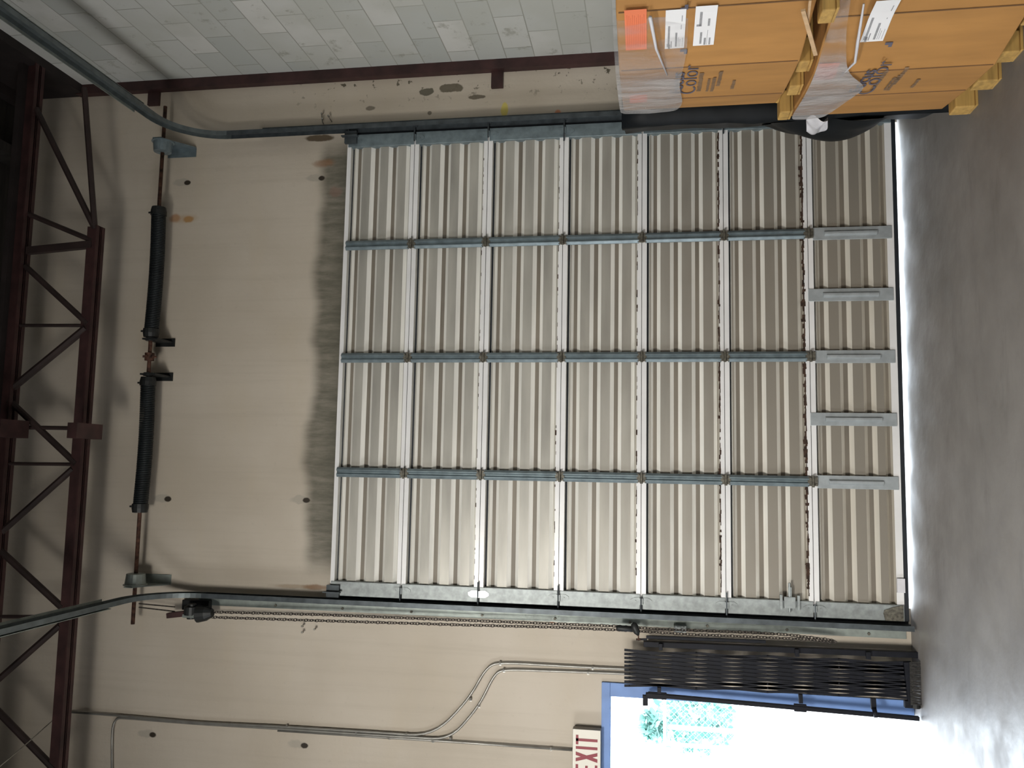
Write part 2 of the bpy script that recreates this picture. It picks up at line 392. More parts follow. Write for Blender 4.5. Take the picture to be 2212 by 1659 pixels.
for k in range(7):                       # k = 0 is the bottom section
    zt = ZB+SEC*(k+1)-(.03 if k == 6 else 0); h = SEC-(.03 if k == 6 else 0)
    pr = section_profile(k == 0)
    mb = MB()
    pts = [(f, d) for f, d in pr]
    for (f0, d0), (f1, d1) in zip(pts[:-1], pts[1:]):
        z0, z1 = zt-f0*h, zt-f1*h
        flat = abs(d0-d1) < 1e-6
        mi = 4 if (flat and f0 == .060) else 2 if (flat and d0 > .045) else ((3 if (d0 < .013 and f1-f0 > .025) else 1) if flat else 0)  # black under the lip is recess shade put into the colour
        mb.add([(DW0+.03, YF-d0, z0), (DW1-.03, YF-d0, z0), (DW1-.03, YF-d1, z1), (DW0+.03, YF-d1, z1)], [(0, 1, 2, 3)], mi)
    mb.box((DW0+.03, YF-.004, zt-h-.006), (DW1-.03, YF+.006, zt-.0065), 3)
    pan = mb.build('door_section', [M['white'], M['flat_shade'], M['edge'], M['groove_shade'], M['seal_shade']], door)
    # stiles are sub-parts of their section
    for x in stile_x:
        s = MB()
        if k == 0:
            yy = YF-.062; zz0, zz1 = ZB+.02, zt-.03
            s.box((x-.041, yy, zz0), (x+.041, yy+.012, zz1))
            s.extrude([(-.018, 0), (-.008, -.018), (.008, -.018), (.018, 0)], lambda a, b, t: (x+a, yy+b, t), zz0+.09, zz1-.07)
            s.build('reinforcing_stile', M['palegalv'], pan, bevel=.002)
        else:
            yy = YF-.060; za, zb_ = zt-h+.022, zt-.022
            s.extrude([(-.033, .0), (-.033, -.010), (-.018, -.022), (-.012, -.022), (-.004, -.008), (.004, -.008), (.012, -.022), (.018, -.022), (.033, -.010), (.033, 0)],
                      lambda a, b, t: (x+a, yy+b, t), za, zb_)
            s.box((x-.033, yy-.012, za), (x+.033, YF-.03, za+.006)).box((x-.033, yy-.012, zb_-.006), (x+.033, YF-.03, zb_))
            s.build('stile', M['bluegalv'], pan)
    if k == 0:
        for x in (2.026, 1.226):
            s = MB(); yy = YF-.062; zz0, zz1 = ZB+.02, zt+.005
            s.box((x-.041, yy, zz0), (x+.041, yy+.012, zz1))
            s.extrude([(-.018, 0), (-.008, -.018), (.008, -.018), (.018, 0)], lambda a, b, t: (x+a, yy+b, t), zz0+.09, zz1-.09)
            s.build('reinforcing_stile', M['palegalv'], pan, bevel=.002)
    for x0, x1, mm in ((DW0, DW0+.098, 'galv'), (DW1-.092, DW1, 'bluegalv')):
        MB().box((x0, YF-.060, zt-h+.006), (x1, YF-.010, zt-.006)).build('end_stile', M[mm], pan, bevel=.003)
# hinges on the section joints
for k in range(1, 7):
    z = ZB+SEC*k
    for x in stile_x:
        hb = MB().box((x-.028, YF-.078, z-.030), (x+.028, YF-.058, z-.006)).box((x-.028, YF-.078, z+.006), (x+.028, YF-.058, z+.030))
        hb.tube([(x-.036, YF-.086, z), (x+.036, YF-.086, z)], .009, 10).tube([(x-.02, YF-.09, z-.018), (x-.02, YF-.075, z-.018)], .006, 6).tube([(x+.02, YF-.09, z+.018), (x+.02, YF-.075, z+.018)], .006, 6)
        hb.build('hinge', M['hinge'], door)
    for x, sgn in ((.045, 1), (3.205, -1)):
        hb = MB(); yy = YF-.064
        for s_ in (-1, 1):
            hx = [(x-.022, z+s_*.008), (x+.022, z+s_*.008), (x+.022, z+s_*.045), (x+.008, z+s_*.068), (x-.008, z+s_*.068), (x-.022, z+s_*.045)]
            hb.extrude(hx, lambda a, b, t: (a, t, b), yy, yy+.006)
            disc(hb, (x, yy-.004, z+s_*.036), .005, (0, 1, 0), .006, 8)
        hb.box((x-.02, yy-.016, z-.010), (x+.02, yy+.004, z+.010))
        big = (k == 5 and sgn == 1)
        if big: hinge_tilt = True
        ho = hb.build('end_hinge', M['hinge_glint'] if big else (M['galv'] if sgn == 1 else M['bluegalv']), door)  # one hinge gets brighter metal, its glint put into the colour
        if big: ho['label'] = 'end hinge with its glint put into the colour'
        # roller stem running out into the track, sticking a little way in over the panel too
        long_in = .06 if (k in (5, 4, 2) and sgn == 1) or k in (2, 4) else .01
        MB().tube([(x+sgn*(.02+long_in), yy-.014, z), (x-sgn*.085, yy-.014, z)], .0055, 8).tube([(x-sgn*.078, yy-.014, z), (x-sgn*.092, yy-.014, z)], .021, 14).build('roller', M['track'], door)
for x, sgn in ((.02, 1), (3.225, -1)):    # top fixtures
    z = ZB+SEC*7-.06
    f = MB().box((x-.045, YF-.085, z-.045), (x+.045, YF-.060, z+.045)).box((x-.004, YF-.115, z-.06), (x+.004, YF-.085, z+.06))
    f.tube([(x+sgn*.03, YF-.075, z+.02), (x-sgn*.07, YF-.075, z+.02)], .006, 8)
    f.build('top_roller_bracket', M['track'], door)
f = MB().extrude([(-.006, ZB+.015), (.09, ZB+.015), (.075, ZB+.075), (.055, ZB+.125), (.035, ZB+.13), (-.006, ZB+.12)], lambda a, b, t: (a, t, b), YF-.068, YF-.060)
f.build('bottom_corner_bracket', M['hinge'], door)
MB().box((DW0, YF-.050, ZB-.022), (DW1, YF-.006, ZB+.004)).build('bottom_seal', M['seal_shade'], door)
# rusted-through seams near the foot of sections, jagged all along
def seam(z, wmax, x0, x1, gaps):
    s = MB(); x = x0; n = 0
    while x < x1:
        step = random.uniform(.012, .035)
        wv = wmax*random.uniform(.45, 1.1)*(random.random() > gaps)
        if wv > 0:
            a = wv*random.uniform(.3, 1.0); b = wv*random.uniform(0, .35)
            s.add([(x, YF-.0572, z-b), (x+step, YF-.0572, z-b*random.uniform(.4, 1.3)), (x+step, YF-.0572, z+a*random.uniform(.6, 1.2)), (x, YF-.0572, z+a)], [(0, 1, 2, 3)])
        x += step
    s.build('rusted_seam', M['rust'], door)
for k, wmax, g in ((1, .025, .0), (2, .015, .10), (3, .009, .55), (4, .007, .72), (5, .006, .78)):
    seam(ZB+SEC*k+.030, wmax, .12, 3.14, g)
# sliding latch on the second section at the exit-door side
lk = MB().box((.045, YF-.090, .700), (.115, YF-.070, .768)).box((.035, YF-.082, .776), (.125, YF-.062, .792)).box((.035, YF-.082, .672), (.125, YF-.062, .688))
lk.tube([(.02, YF-.080, .735), (.20, YF-.080, .735)], .008, 8).box((.105, YF-.086, .722), (.175, YF-.068, .742))
lk.build('slide_latch', M['galv'], door, bevel=.002)
MB().box((.165, YF-.070, ZB+.002), (.250, YF-.055, ZB+.048)).build('white_tag', M['scrap'], door)

# ------------------------------------------------------------------ tracks
def track(x, sgn, label):
    """sgn = +1: the exit-door side"""
    r = thing('door_track', (x, -.04, 0), label, 'door track', 'overhead door tracks')
    yv = -.105
    prof = [(-.016, .038), (-.016, .034), (.012, .034), (.012, -.034), (-.016, -.034), (-.016, -.038), (.016, -.038), (.016, .038)]
    R = .38; ztan = 4.66
    path = [(x, yv, 0.02), (x, yv, ztan)]
    vt = MB().extrude([(x-sgn*a, yv+b) for a, b in prof], lambda a, b, t: (a, b, t), .02, ztan)
    vt.build('vertical_track', M['track'], r)
    nseg = 14; ring = []
    cy = yv-R; cz = ztan
    for i in range(nseg+1):
        th = math.pi/2*i/nseg
        d = (math.sin(th), math.cos(th))  # going up then towards the room
        ring.append((cy+R*math.cos(th), cz+R*math.sin(th), math.cos(th), math.sin(th)))
    ring.append((-7.0, cz+R, 0, 1))
    vs = []; fs = []; n = len(prof)
    for (yc, zc, ny, nz) in ring:
        for a, b in prof: vs.append((x-sgn*a, yc+ny*b, zc+nz*b))
    for i in range(len(ring)-1):
        for k in range(n): fs.append((i*n+k, i*n+(k+1) % n, (i+1)*n+(k+1) % n, (i+1)*n+k))
    c = MB(); c.add(vs, fs)
    c.build('curved_track', M['run'], r)
    # stiffening angle on top of the horizontal run
    MB().box((x-.03, -7, cz+R+.039), (x+.03, -.62, cz+R+.045)).box((x-sgn*.030, -7, cz+R-.03), (x-sgn*.026, -.62, cz+R+.045)).build('stiffening_angle', M['angle'], r)
    # wall angle
    xa = x-sgn*.020; xb = x-sgn*.085
    z1 = 4.75 if sgn > 0 else 4.45
    wa = MB().box((xa, -.006, .03), (xb, -.001, z1)).box((xa, -.075, .03), (xa-sgn*.005, -.001, z1))
    wa.build('wall_angle', M['angle'] if sgn > 0 else M['track'], r)
    zb = .25
    MB().box((x+sgn*.030, -.060, .03), (xa+sgn*.001, -.010, 3.78)).build('jamb_shade', M['seal_shade'], r)  # dark strip standing in for the shade between door and track
    while zb < z1:
        b = MB(); b.tube([(xb+sgn*.022, -.016, zb), (xb+sgn*.022, -.005, zb)], .009, 6); b.build('lag_bolt', M['hinge'], r)
        s = MB().box((xb+sgn*.055, -.0075, zb+.13), (xb+sgn*.045, -.0062, zb+.19)); s.build('slot', M['black'], r)
        zb += .49
    return r
tl = track(-.040, 1, 'galvanised door track on the exit sign side of the overhead door')
MB().box((-.10, -.075, 1.365), (-.14, -.008, 1.440)).build('rusty_bracket', M['galv'], tl)
tr = track(3.285, -1, 'dark door track on the block wall side, partly hidden behind the cardboard cartons')

# ------------------------------------------------------------------ torsion shaft
SY, SZ = -.17, 5.145
sh = thing('torsion_spring_shaft', (1.6, SY, SZ), 'dark rusty shaft with two long black coil springs mounted above the overhead door', 'spring shaft')
MB().tube([(-.25, SY, SZ), (3.50, SY, SZ)], .0135, 12).build('shaft', M['rustrod'], sh, smooth=True)
def spring(xa, xb):
    s = MB(); n = int(abs(xb-xa)/.0125); pts = []
    for i in range(n*10+1):
        t = i/(n*10); a = 2*math.pi*t*n; sag = -.012*math.sin(math.pi*t)
        pts.append((xa+(xb-xa)*t, SY+.047*math.cos(a), SZ+.047*math.sin(a)+sag))
    s.tube(pts, .0062, 5)
    o = s.build('coil_spring', M['black'], sh, smooth=True)
    for x, d in ((xa, 1), (xb, -1)):
        c = MB(); c.tube([(x+d*.03, SY, SZ), (x, SY, SZ), (x-d*.03, SY, SZ), (x-d*.034, SY, SZ)], [.050, .056, .056, .030], 14)
        c.tube([(x-d*.012, SY-.02, SZ+.05), (x-d*.012, SY-.02, SZ+.066)], .007, 6)
        c.build('spring_cone', M['hoist'], sh)
spring(2.70, 1.80); spring(1.45, .55)
for x in (1.755, 1.50):
    b = MB().box((x-.006, SY-.035, SZ-.075), (x+.006, -.004, SZ+.045)).box((x-.03, -.012, SZ-.09), (x+.03, -.002, SZ+.06))
    disc(b, (x-.012, SY, SZ), .034, (1, 0, 0), .024, 14)
    b.build('centre_bracket', M['hoist'], sh)
c = MB().tube([(1.60, SY, SZ), (1.655, SY, SZ)], .033, 12)
for i in range(6):
    a = math.pi/3*i; c.tube([(1.628, SY+.03*math.cos(a), SZ+.03*math.sin(a)), (1.628, SY+.046*math.cos(a), SZ+.046*math.sin(a))], .009, 6)
c.build('shaft_coupling', M['rustrod'], sh)
for x, d in ((3.20, 1), (.045, -1)):
    g = MB().tube([(x-d*.055, SY, SZ), (x-d*.05, SY, SZ), (x+d*.02, SY, SZ), (x+d*.022, SY, SZ), (x+d*.028, SY, SZ)], [.035, .062, .070, .080, .080], 20)
    g.build('cable_drum', M['bluegalv'] if d > 0 else M['angle'], sh)
    p = MB().extrude([(-.03, -.17), (-.002, -.17), (-.002, .06), (-.10, .07), (-.235, .045), (-.235, -.02), (-.16, -.06)], lambda a, b, t: (t, a, SZ+b), x+d*.034, x+d*.040)
    p.box((x+d*.034, -.006, SZ-.17), (x-d*.03, -.001, SZ+.06))
    p.build('bearing_plate', M['bluegalv'] if d > 0 else M['angle'], sh)
sh2 = thing('hoist_drive_chain', (-.15, -.12, 4.9), 'thin drive chain running from the shaft end down to the black chain hoist', 'chain')
for dx in (0, .03):
    a = P(300, 1304+dx*260, -.14); b = P(378, 1311+dx*330, -.12)
    s = MB(); s.tube([a, b], .0045, 6)
    s.build('chain_run', M['chain'], sh2)

# ------------------------------------------------------------------ chain hoist
ho = thing('chain_hoist', (-.17, -.08, 4.75), 'black hand chain hoist fixed to the wall beside the overhead door, above the hanging chain', 'hoist')
def pp(u, v, y): return P(u, v, y)
a, b = P(383, 1331, -.1), P(452, 1301, -.1)
x0, x1 = min(a.x, b.x), max(a.x, b.x); z0, z1 = min(a.z, b.z), max(a.z, b.z)
MB().box((x0+.035, -.05, z0+.03), (x1, -.003, z1)).build('mounting_plate', M['hoist'], ho, bevel=.004)
g = MB(); disc(g, (x1-.025, -.15, z0+.10), .052, (1, 0, 0), -.055, 18); disc(g, (x1-.008, -.15, z0+.10), .03, (1, 0, 0), -.1, 14)
g.build('pocket_wheel', M['hoist'], ho)
q0 = P(363, 1333, -.15); q1 = P(430, 1322, -.15)
MB().bar((q0.x+.012, -.15, q0.z), (q1.x, -.15, q1.z), .036, .05).build('support_arm', M['oxide'], ho, bevel=.003)
gd = MB()
for i in range(9):
    pass
q2, q3 = P(396, 1336, -.17), P(428, 1331, -.17)
gd.box((q3.x-.012, -.19, q3.z-.005), (q3.x+.012, -.15, q2.z)); gd.build('chain_guard', M['angle'], ho, bevel=.004)
nz = MB().tube([P(428, 1326, -.15), P(446, 1325, -.15), P(459, 1324, -.15)], [.06, .05, .028], 14)
nz.build('chain_guide', M['hoist'], ho)

# hand chain: two strands meeting in a loop, one link is one object
ch = thing('hand_chain', (-.15, -.12, .48), 'long looped hand chain hanging beside the overhead door from the black hoist', 'chain')
A = [P(u, v, -.125) for u, v in ((456, 1322), (700, 1328), (1000, 1340), (1200, 1347.5), (1340, 1353), (1420, 1359), (1500, 1362), (1620, 1366), (1700, 1371), (1750, 1377), (1800, 1383.5))]
B = [P(u, v, -.125) for u, v in ((1806, 1387), (1790, 1386), (1740, 1381), (1640, 1376.5), (1500, 1371), (1420, 1366), (1340, 1361), (1200, 1355), (1000, 1350), (700, 1341), (450, 1333))]
path = A+B
def walk(path, pitch):
    out = []; acc = 0.0; pos = path[0].copy()
    i = 0; p = path[0]; rem = 0
    for a, b in zip(path[:-1], path[1:]):
        L = (b-a).length; t = rem
        while t < L: out.append((a+(b-a)*(t/L), (b-a).normalized())); t += pitch
        rem = t-L
    return out
lk = MB(); ring = []
for i in range(14):
    a = 2*math.pi*i/14; ring.append((.0092*math.cos(a), 0, .0142*math.sin(a)))
lk.tube(ring, .0027, 5, closed=True)
link_me = None
ws = walk(path, .0195)
mid = len(ws)//2
order = sorted(range(len(ws)), key=lambda i: (ws[i][0]-CAM).length)
near = set(order[:100]); rest = MB()
for i, (p, d) in enumerate(ws):
    q = d.to_track_quat('Z', 'Y').to_matrix() @ Matrix.Rotation(math.pi/4+(math.pi/2 if i % 2 else 0)+.25*math.sin(i*1.7), 3, 'Z')
    if i in near:
        if link_me is None:
            o = lk.build('link', M['chain'], None, smooth=True); link_me = o.data; o.parent = ch
        else:
            o = bpy.data.objects.new('link', link_me); COL.objects.link(o); o.parent = ch
        o.matrix_local = Matrix.Translation(p-ORG[ch.name]) @ q.to_4x4()
    else:
        rest.add([p+q @ Vector(v) for v in lk.v], lk.f)
tag(rest.build('link', M['chain'], ch, smooth=True), kind='stuff')
kp = thing('chain_keeper', (-.15, -.12, 1.75), 'short black sleeve gripping the hand chain just above the folding gate', 'chain keeper')
MB().tube([P(1331, 1356.5, -.125), P(1334, 1356.5, -.125), P(1364, 1358.5, -.125), P(1367, 1358.5, -.125)], [.012, .019, .019, .012], 10).build('sleeve', M['hoist'], kp, smooth=True)
pd = MB().tube([P(1371, 1345, -.15), P(1370, 1349, -.15), P(1372, 1357, -.15), P(1376, 1366, -.15), P(1379, 1373, -.15)], [.010, .021, .024, .020, .006], 12)
pd.build('paddle', M['hoist'], kp, smooth=True)
MB().tube([P(1379, 1372, -.15), P(1379.5, 1384, -.15)], .004, 6).tube([P(1374, 1381, -.15), P(1384, 1382, -.15)], .006, 6).build('hook', M['rustrod'], kp)

# ------------------------------------------------------------------ folding gate
gt = thing('folding_gate', (-.35, -.13, 0), 'black scissor security gate folded flat against the wall beside the open exit door', 'gate')
GY = -.14
def gbar(u0, v0, u1, v1, wpx, name, mt='blk2', y=GY, dep=.022, bev=.002):
    a, b = P(u0, v0, y), P(u1, v1, y)
    MB().bar(a, b, wpx/300., dep).build(name, M[mt], gt, bevel=bev)
gbar(1390, 1390, 1985, 1414, 10, 'upright_channel', y=-.10, dep=.05)
gbar(1395, 1500, 1985, 1552, 7, 'upright_channel', y=GY, dep=.03)
gbar(1396, 1376, 1654, 1386, 5.5, 'locking_rod', y=-.13, dep=.014)
gbar(1380, 1381, 1398, 1381, 3.5, 'locking_rod', y=-.13, dep=.012)
gbar(1394, 1501, 1394, 1524, 10, 'latch_hook')
gbar(1424, 1484, 1424, 1502, 7, 'pivot_arm'); gbar(1729, 1499, 1730, 1519, 7, 'pivot_arm'); gbar(1886, 1508, 1887, 1532, 9, 'pivot_arm')
gbar(1427, 1390, 1427, 1404, 7, 'pivot_arm'); gbar(1721, 1402, 1722, 1418, 7, 'pivot_arm'); gbar(1875, 1408, 1876, 1424, 8, 'pivot_arm')
a, b = P(1888, 1530, GY-.01), P(1893, 1550, GY-.03)
MB().tube([a, b], .014, 10).build('pull_handle', M['blk2'], gt, smooth=True)
gbar(1400, 1501.5, 1440, 1504, 12, 'slide_collar'); gbar(1715, 1528, 1742, 1530, 13, 'slide_collar')
# the collapsed lattice: straight bars in two layers reflecting at the edges
NU, NV = 8, 9
def gp(i, j, y):      # lattice point: i across (0..NV), j down (0..NU)
    u = 1350+j*(1966-1350)/NU
    va = 1404+(u-1350)*(1431-1404)/616.; vb = 1481+(u-1350)*(1508-1481)/616.
    return P(u, va+(vb-va)*i/NV, y)
for layer, y in ((0, GY+.0025), (1, GY-.0025)):
    for k in range(NV+1):
        i = float(k); step = .5 if layer else -.5
        pts = [gp(i, 0, y)]
        for j in range(1, NU+1):
            if i+step > NV or i+step < 0: step = -step
            i += step; pts.append(gp(i, j, y))
        mb = MB()
        run = [pts[0]]
        for a, b, c in zip(pts[:-2], pts[1:-1], pts[2:]):
            if ((b-a).normalized()-(c-b).normalized()).length > .03: run.append(b)
        run.append(pts[-1])
        for a, b in zip(run[:-1], run[1:]):
            dd = (b-a).normalized()*.004; mb.bar(a-dd, b+dd, .0152, .004)
        mb.build('lattice_bar', M['blk2'], gt)
rv = None
for j in range(0, NU+1, 2):
    for k in range(NV+1):
        p = gp(k, j if j else .12, GY-.006)
        if rv is None: rv = MB().tube([(0, 0, 0), (0, -.006, 0)], .0045, 6).build('rivet', M['blk2'], None); o = rv; o.parent = gt
        else: o = bpy.data.objects.new('rivet', rv.data); COL.objects.link(o); o.parent = gt
        o.location = p-ORG[gt.name]
# foot of the gate: caster and bristle strip
p = P(1984, 1525, GY); MB().tube([(p.x-.012, GY, .028), (p.x+.012, GY, .028)], .028, 16).build('caster', M['hoist'], gt, smooth=False)
p = P(1984, 1522, GY); MB().box((p.x-.02, GY-.016, .04), (p.x+.02, GY+.016, .09)).build('caster_fork', M['blk2'], gt)
a, b = P(1962, 1430, GY), P(1970, 1520, GY)
MB().bar((a.x, GY, .075), (b.x, GY, .055), .03, .03).build('bottom_rail', M['blk2'], gt)
br = MB()
for i in range(34):
    t = i/33.; x = a.x+(b.x-a.x)*t; br.tube([(x, GY-.02, .06), (x+random.uniform(-.012, .012), GY-.035, .004)], .004, 4)
br.build('bristle_strip', M['brush'], gt)

# ------------------------------------------------------------------ exit sign
sy = -.085
ea, eb = P(1237, 1574, sy), P(1297, 1659, sy)
ex0, ex1, ez0, ez1 = ea.x-.36, ea.x, eb.z, ea.z
sg = thing('exit_sign', ((ex0+ex1)/2, -.04, ez0), 'white exit sign with dark red letters mounted over the blue door frame', 'sign')
MB().box((ex0, sy+.006, ez0), (ex1, -.024, ez1)).build('housing', M['signg'], sg, bevel=.003)
MB().box((ex0+.002, sy, ez0+.002), (ex1-.002, sy+.006, ez1-.002)).build('face_plate', M['signw'], sg)
def glyphs():
    # stroke letters: E X I T, units: height 1
    st = .115; mb = MB(); H = .138; y0, y1 = sy-.0022, sy+.0005
    zc = (ez0+ez1)/2-.001
    def rect(x0, x1, z0, z1): mb.box((x0, y0, zc-H/2+z0*H), (x1, y1, zc-H/2+z1*H))
    X0 = ex1-.036
    s = .0165
    rect(X0-.058, X0, 1-st, 1); rect(X0-.029-s/2, X0-.029+s/2, 0, 1)                       # T
    rect(X0-.058-.028, X0-.058-.028+s, 0, 1)                                                  # I
    xa, xb = X0-.163, X0-.103                                                                 # X
    for sg_ in (1, -1):
        p = (xa+s*.62, zc-H/2) if sg_ > 0 else (xa+s*.62, zc+H/2); q = (xb-s*.62, zc+H/2) if sg_ > 0 else (xb-s*.62, zc-H/2)
        w_ = s*.62
        mb.extrude([(p[0]-w_, p[1]), (p[0]+w_, p[1]), (q[0]+w_, q[1]), (q[0]-w_, q[1])], lambda a, b, t: (a, t, b), y0-.0002*sg_, y1)
    xa = X0-.236                                                                              # E
    rect(xa, xa+s, 0, 1); rect(xa, xa+.056, 1-st, 1); rect(xa, xa+.056, 0, st); rect(xa, xa+.050, .5-st/2, .5+st/2)
    return mb
glyphs().build('red_lettering', M['signr'], sg)

# ------------------------------------------------------------------ conduits
def smooth_path(pts, r=.12, n=6):
    pts = [Vector(p) for p in pts]; out = [pts[0]]
    for a, b, c in zip(pts[:-2], pts[1:-1], pts[2:]):
        r1 = min(r, (b-a).length*.48); r2 = min(r, (c-b).length*.48)
        p0 = b+(a-b).normalized()*r1; p1 = b+(c-b).normalized()*r2
        for i in range(n+1):
            t = i/n; out.append(p0*(1-t)**2+b*2*t*(1-t)+p1*t*t)
    return out+[pts[-1]]
def conduit(pix, label, straps, rad=.0085, r=.12, y=-.02):
    pts = [P(u, v, y) for u, v in pix]
    c = thing('conduit', pts[0], label, 'conduit', 'steel conduits on the front wall')
    MB().tube(smooth_path(pts, r), rad, 8).build('pipe', M['conduit'], c, smooth=True)
    for u, v, vert in straps:
        p = P(u, v, y); d = Vector((0, 0, 1)) if not vert else Vector((1, 0, 0))
        s = MB(); s.tube([p-d*.006, p+d*.006], rad+.003, 8); s.box((p.x-.02, -.004, p.z-.007), (p.x+.004, -.001, p.z+.007))
        s.tube([(p.x-.016, -.002, p.z), (p.x-.016, -.009, p.z)], .004, 6)
        s.build('strap', M['conduit'], c)
conduit([(150, 1538), (250, 1545), (430, 1561), (600, 1569), (830, 1583), (935, 1590), (1012, 1512), (1052, 1438), (1085, 1431), (1300, 1443), (1500, 1450)],
        'thin grey conduit swinging outermost from the long wall run up to the folding gate', [(620, 1569, 0), (1080, 1432, 0), (1016, 1510, 0), (1280, 1442, 0), (878, 1586, 0)], r=.16)
conduit([(242, 1700), (242, 1570), (252, 1551), (268, 1551), (430, 1564), (600, 1574), (830, 1589), (972, 1597), (1035, 1525), (1068, 1455), (1090, 1446), (1300, 1453), (1500, 1462)],
        'thin grey conduit bent inside the outermost one, coming off the square bend near the roof', [(770, 1583, 0), (973, 1595, 0), (1034, 1524, 0), (1088, 1447, 0), (1270, 1452, 0)], r=.12)
conduit([(600, 1578), (830, 1593), (975, 1602), (1236, 1620)], 'thin grey conduit ending at the exit sign', [(840, 1593, 0), (935, 1600, 0), (1190, 1617, 0)])
wp = [P(-30, 1680, -1.4), P(60, 1605, -.9), P(125, 1545, -.35), P(150, 1538, -.02)]
wr = MB().tube(smooth_path(wp, .3), .0035, 5).build('hanging_cable', M['conduit'], None, smooth=True)
tag(wr, 'thin pale cable slung from the conduit top past the roof truss', 'cable')

# ------------------------------------------------------------------ roof truss
TY = -.50
T = lambda u, v: P(u, v, TY)
tr_ = thing('roof_truss', (1.0, TY, 5.4), 'dark red open web steel roof truss running along the front wall above the overhead door', 'truss')
zbc = T(205, 500).z
def chord(z0, z1, xa, xb, name):
    mb = MB().box((xa, TY-.045, z0), (xb, TY-.006, z0+.010)).box((xa, TY+.006, z0), (xb, TY+.045, z0+.010))
    mb.box((xa, TY-.012, z0), (xb, TY-.005, z1)).box((xa, TY+.005, z0), (xb, TY+.012, z1))
    mb.build(name, M['oxide'], tr_)
bx = T(203, 490).x
chord(5.36, 5.455, -3.5, bx, 'bottom_chord')
chord(5.93, 6.02, -3.5, 3.70, 'top_chord')
MB().box((-3.5, TY-.06, 6.02), (3.70, TY+.06, 6.06)).build('top_plate', M['ledger'], tr_)
def web(u0, v0, u1, v1, r=.017, flat=False):
    a, b = T(u0, v0), T(u1, v1)
    mb = MB()
    if flat: mb.bar(a, b, .05, .04)
    else: mb.tube([a, b], r, 8)
    mb.build('web_member', M['rod'], tr_)
for q in ((78, 235, 203, 490, .022), (60, 462, 200, 520, .018), (182, 190, 205, 495, .020), (55, 575, 190, 700, .021), (40, 703, 190, 703, .012),
          (25, 840, 186, 708, .026), (20, 865, 165, 1002, .023), (-20, 1001, 160, 1003, .012), (-20, 1170, 158, 1012, .023), (-20, 1170, 135, 1313, .023),
          (-30, 1332, 135, 1332, .012), (-40, 1500, 130, 1350, .022), (-30, 1510, 118, 1662, .023), (-40, 922, 170, 925, .014)):
    web(q[0], q[1], q[2], q[3], q[4])
web(60, 542, 200, 528, flat=True)
for (u0, v0, u1, v1) in ((195, 917, 217, 949), (20, 909, 58, 946)):
    a, b = P(u0, v1, TY-.07), P(u1, v0, TY-.07)
    MB().box((a.x, TY-.30, a.z), (b.x, TY-.045, b.z)).build('bridging_angle', M['oxide'], tr_)

# ------------------------------------------------------------------ anchor bolts left in the wall
def bolts(lst, labs, grp):
    for (u, v, dx, dz), lab in zip(lst, labs):
        p = P(u, v, 0)
        o = MB()
        o.tube([(p.x, -.001, p.z), (p.x+dx*.3, -.03, p.z+dz*.3), (p.x+dx, -.045, p.z+dz)], .0042, 6)
        o.tube([(p.x+dx, -.040, p.z+dz), (p.x+dx, -.052, p.z+dz)], .008, 8)
        tag(o.build('anchor_bolt', M['steelbolt'], None, origin=(p.x, 0, p.z)), lab, 'bolt', grp)
bolts([(697, 257, .02, -.01), (699, 268, .02, -.008), (717, 263, .025, .01)], ['bent anchor bolt beside the block wall side track, nearest the corner beam', 'bent anchor bolt beside the block wall side track, nearest the track', 'bent anchor bolt beside the block wall side track, lowest of its three'], 'bolts by the block wall side track')
bolts([(655, 1353, .01, -.012), (655, 1366, .01, -.012), (682, 1359, .008, -.01)], ['small wall bolt beside the hand chain, upper one nearest the chain', 'small wall bolt beside the hand chain, upper one farther from the chain', 'small wall bolt beside the hand chain, lowest of its three'], 'bolts by the hand chain')

# ------------------------------------------------------------------ cartons on pallets
PA = [(2.76,-1.36),(2.695,-1.62),(2.64,-2.05),(2.70,-2.42),(2.95,-2.62),(3.42,-2.62),(3.68,-2.42),(3.68,-1.48),(3.5,-1.33),(2.95,-1.33)]
PB = [(2.745,-1.22),(2.69,-1.56),(2.655,-1.88),(2.72,-2.24),(2.93,-2.42),(3.42,-2.45),(3.68,-2.28),(3.68,-1.36),(3.5,-1.20),(2.93,-1.18)]
def off(poly, d):
    c = Vector((sum(p[0] for p in poly)/len(poly), sum(p[1] for p in poly)/len(poly)))
    return [tuple(Vector(p)+(Vector(p)-c).normalized()*d) for p in poly]
def face_pt(poly, y, d=0.0):
    """x of the left-facing side at a given y"""
    for (x0, y0), (x1, y1) in zip(poly[:3], poly[1:4]):
        if y1 <= y <= y0: t = (y-y0)/(y1-y0); return x0+(x1-x0)*t-d
    return poly[3][0]-d if y < poly[3][1] else poly[0][0]-d
def strip(mb, poly, ya, yb, za, zb, d, n=8, mi=0, skew=0.0):
    """a patch lying on the carton's left face"""
    vs = []; fs = []
    for i in range(n+1):
        y = ya+(yb-ya)*i/n; x = face_pt(poly, y, d)
        vs += [(x, y, za+skew*i/n), (x, y, zb+skew*i/n)]
    for i in range(n): fs.append((2*i, 2*i+2, 2*i+3, 2*i+1))
    mb.add(vs, fs)
def carton(poly, z0, z1, label, film_edge, items):
    c = thing('cardboard_carton', (3.2, -1.9, z0), label, 'carton', 'big cartons stacked on pallets')
    b = MB().prism(poly, z0, z1)
    b.build('box_body', M['card'], c, bevel=.006)
    # sleeve flap round the upper edge and the crease lines of the folded sides
    for (x, y) in poly[1:4]: MB().tube([(x-.001, y, z0+.01), (x-.001, y, z1-.01)], .0028, 5).build('side_crease', M['card2'], c)
    return c
ctA = carton(PA, .965, 1.735, 'upper brown cardboard carton with two white labels, wrapped over its top in clear film', None, None)
ctB = carton(PB, .125, .880, 'lower brown cardboard carton with one white label, standing on the floor pallet', None, None)
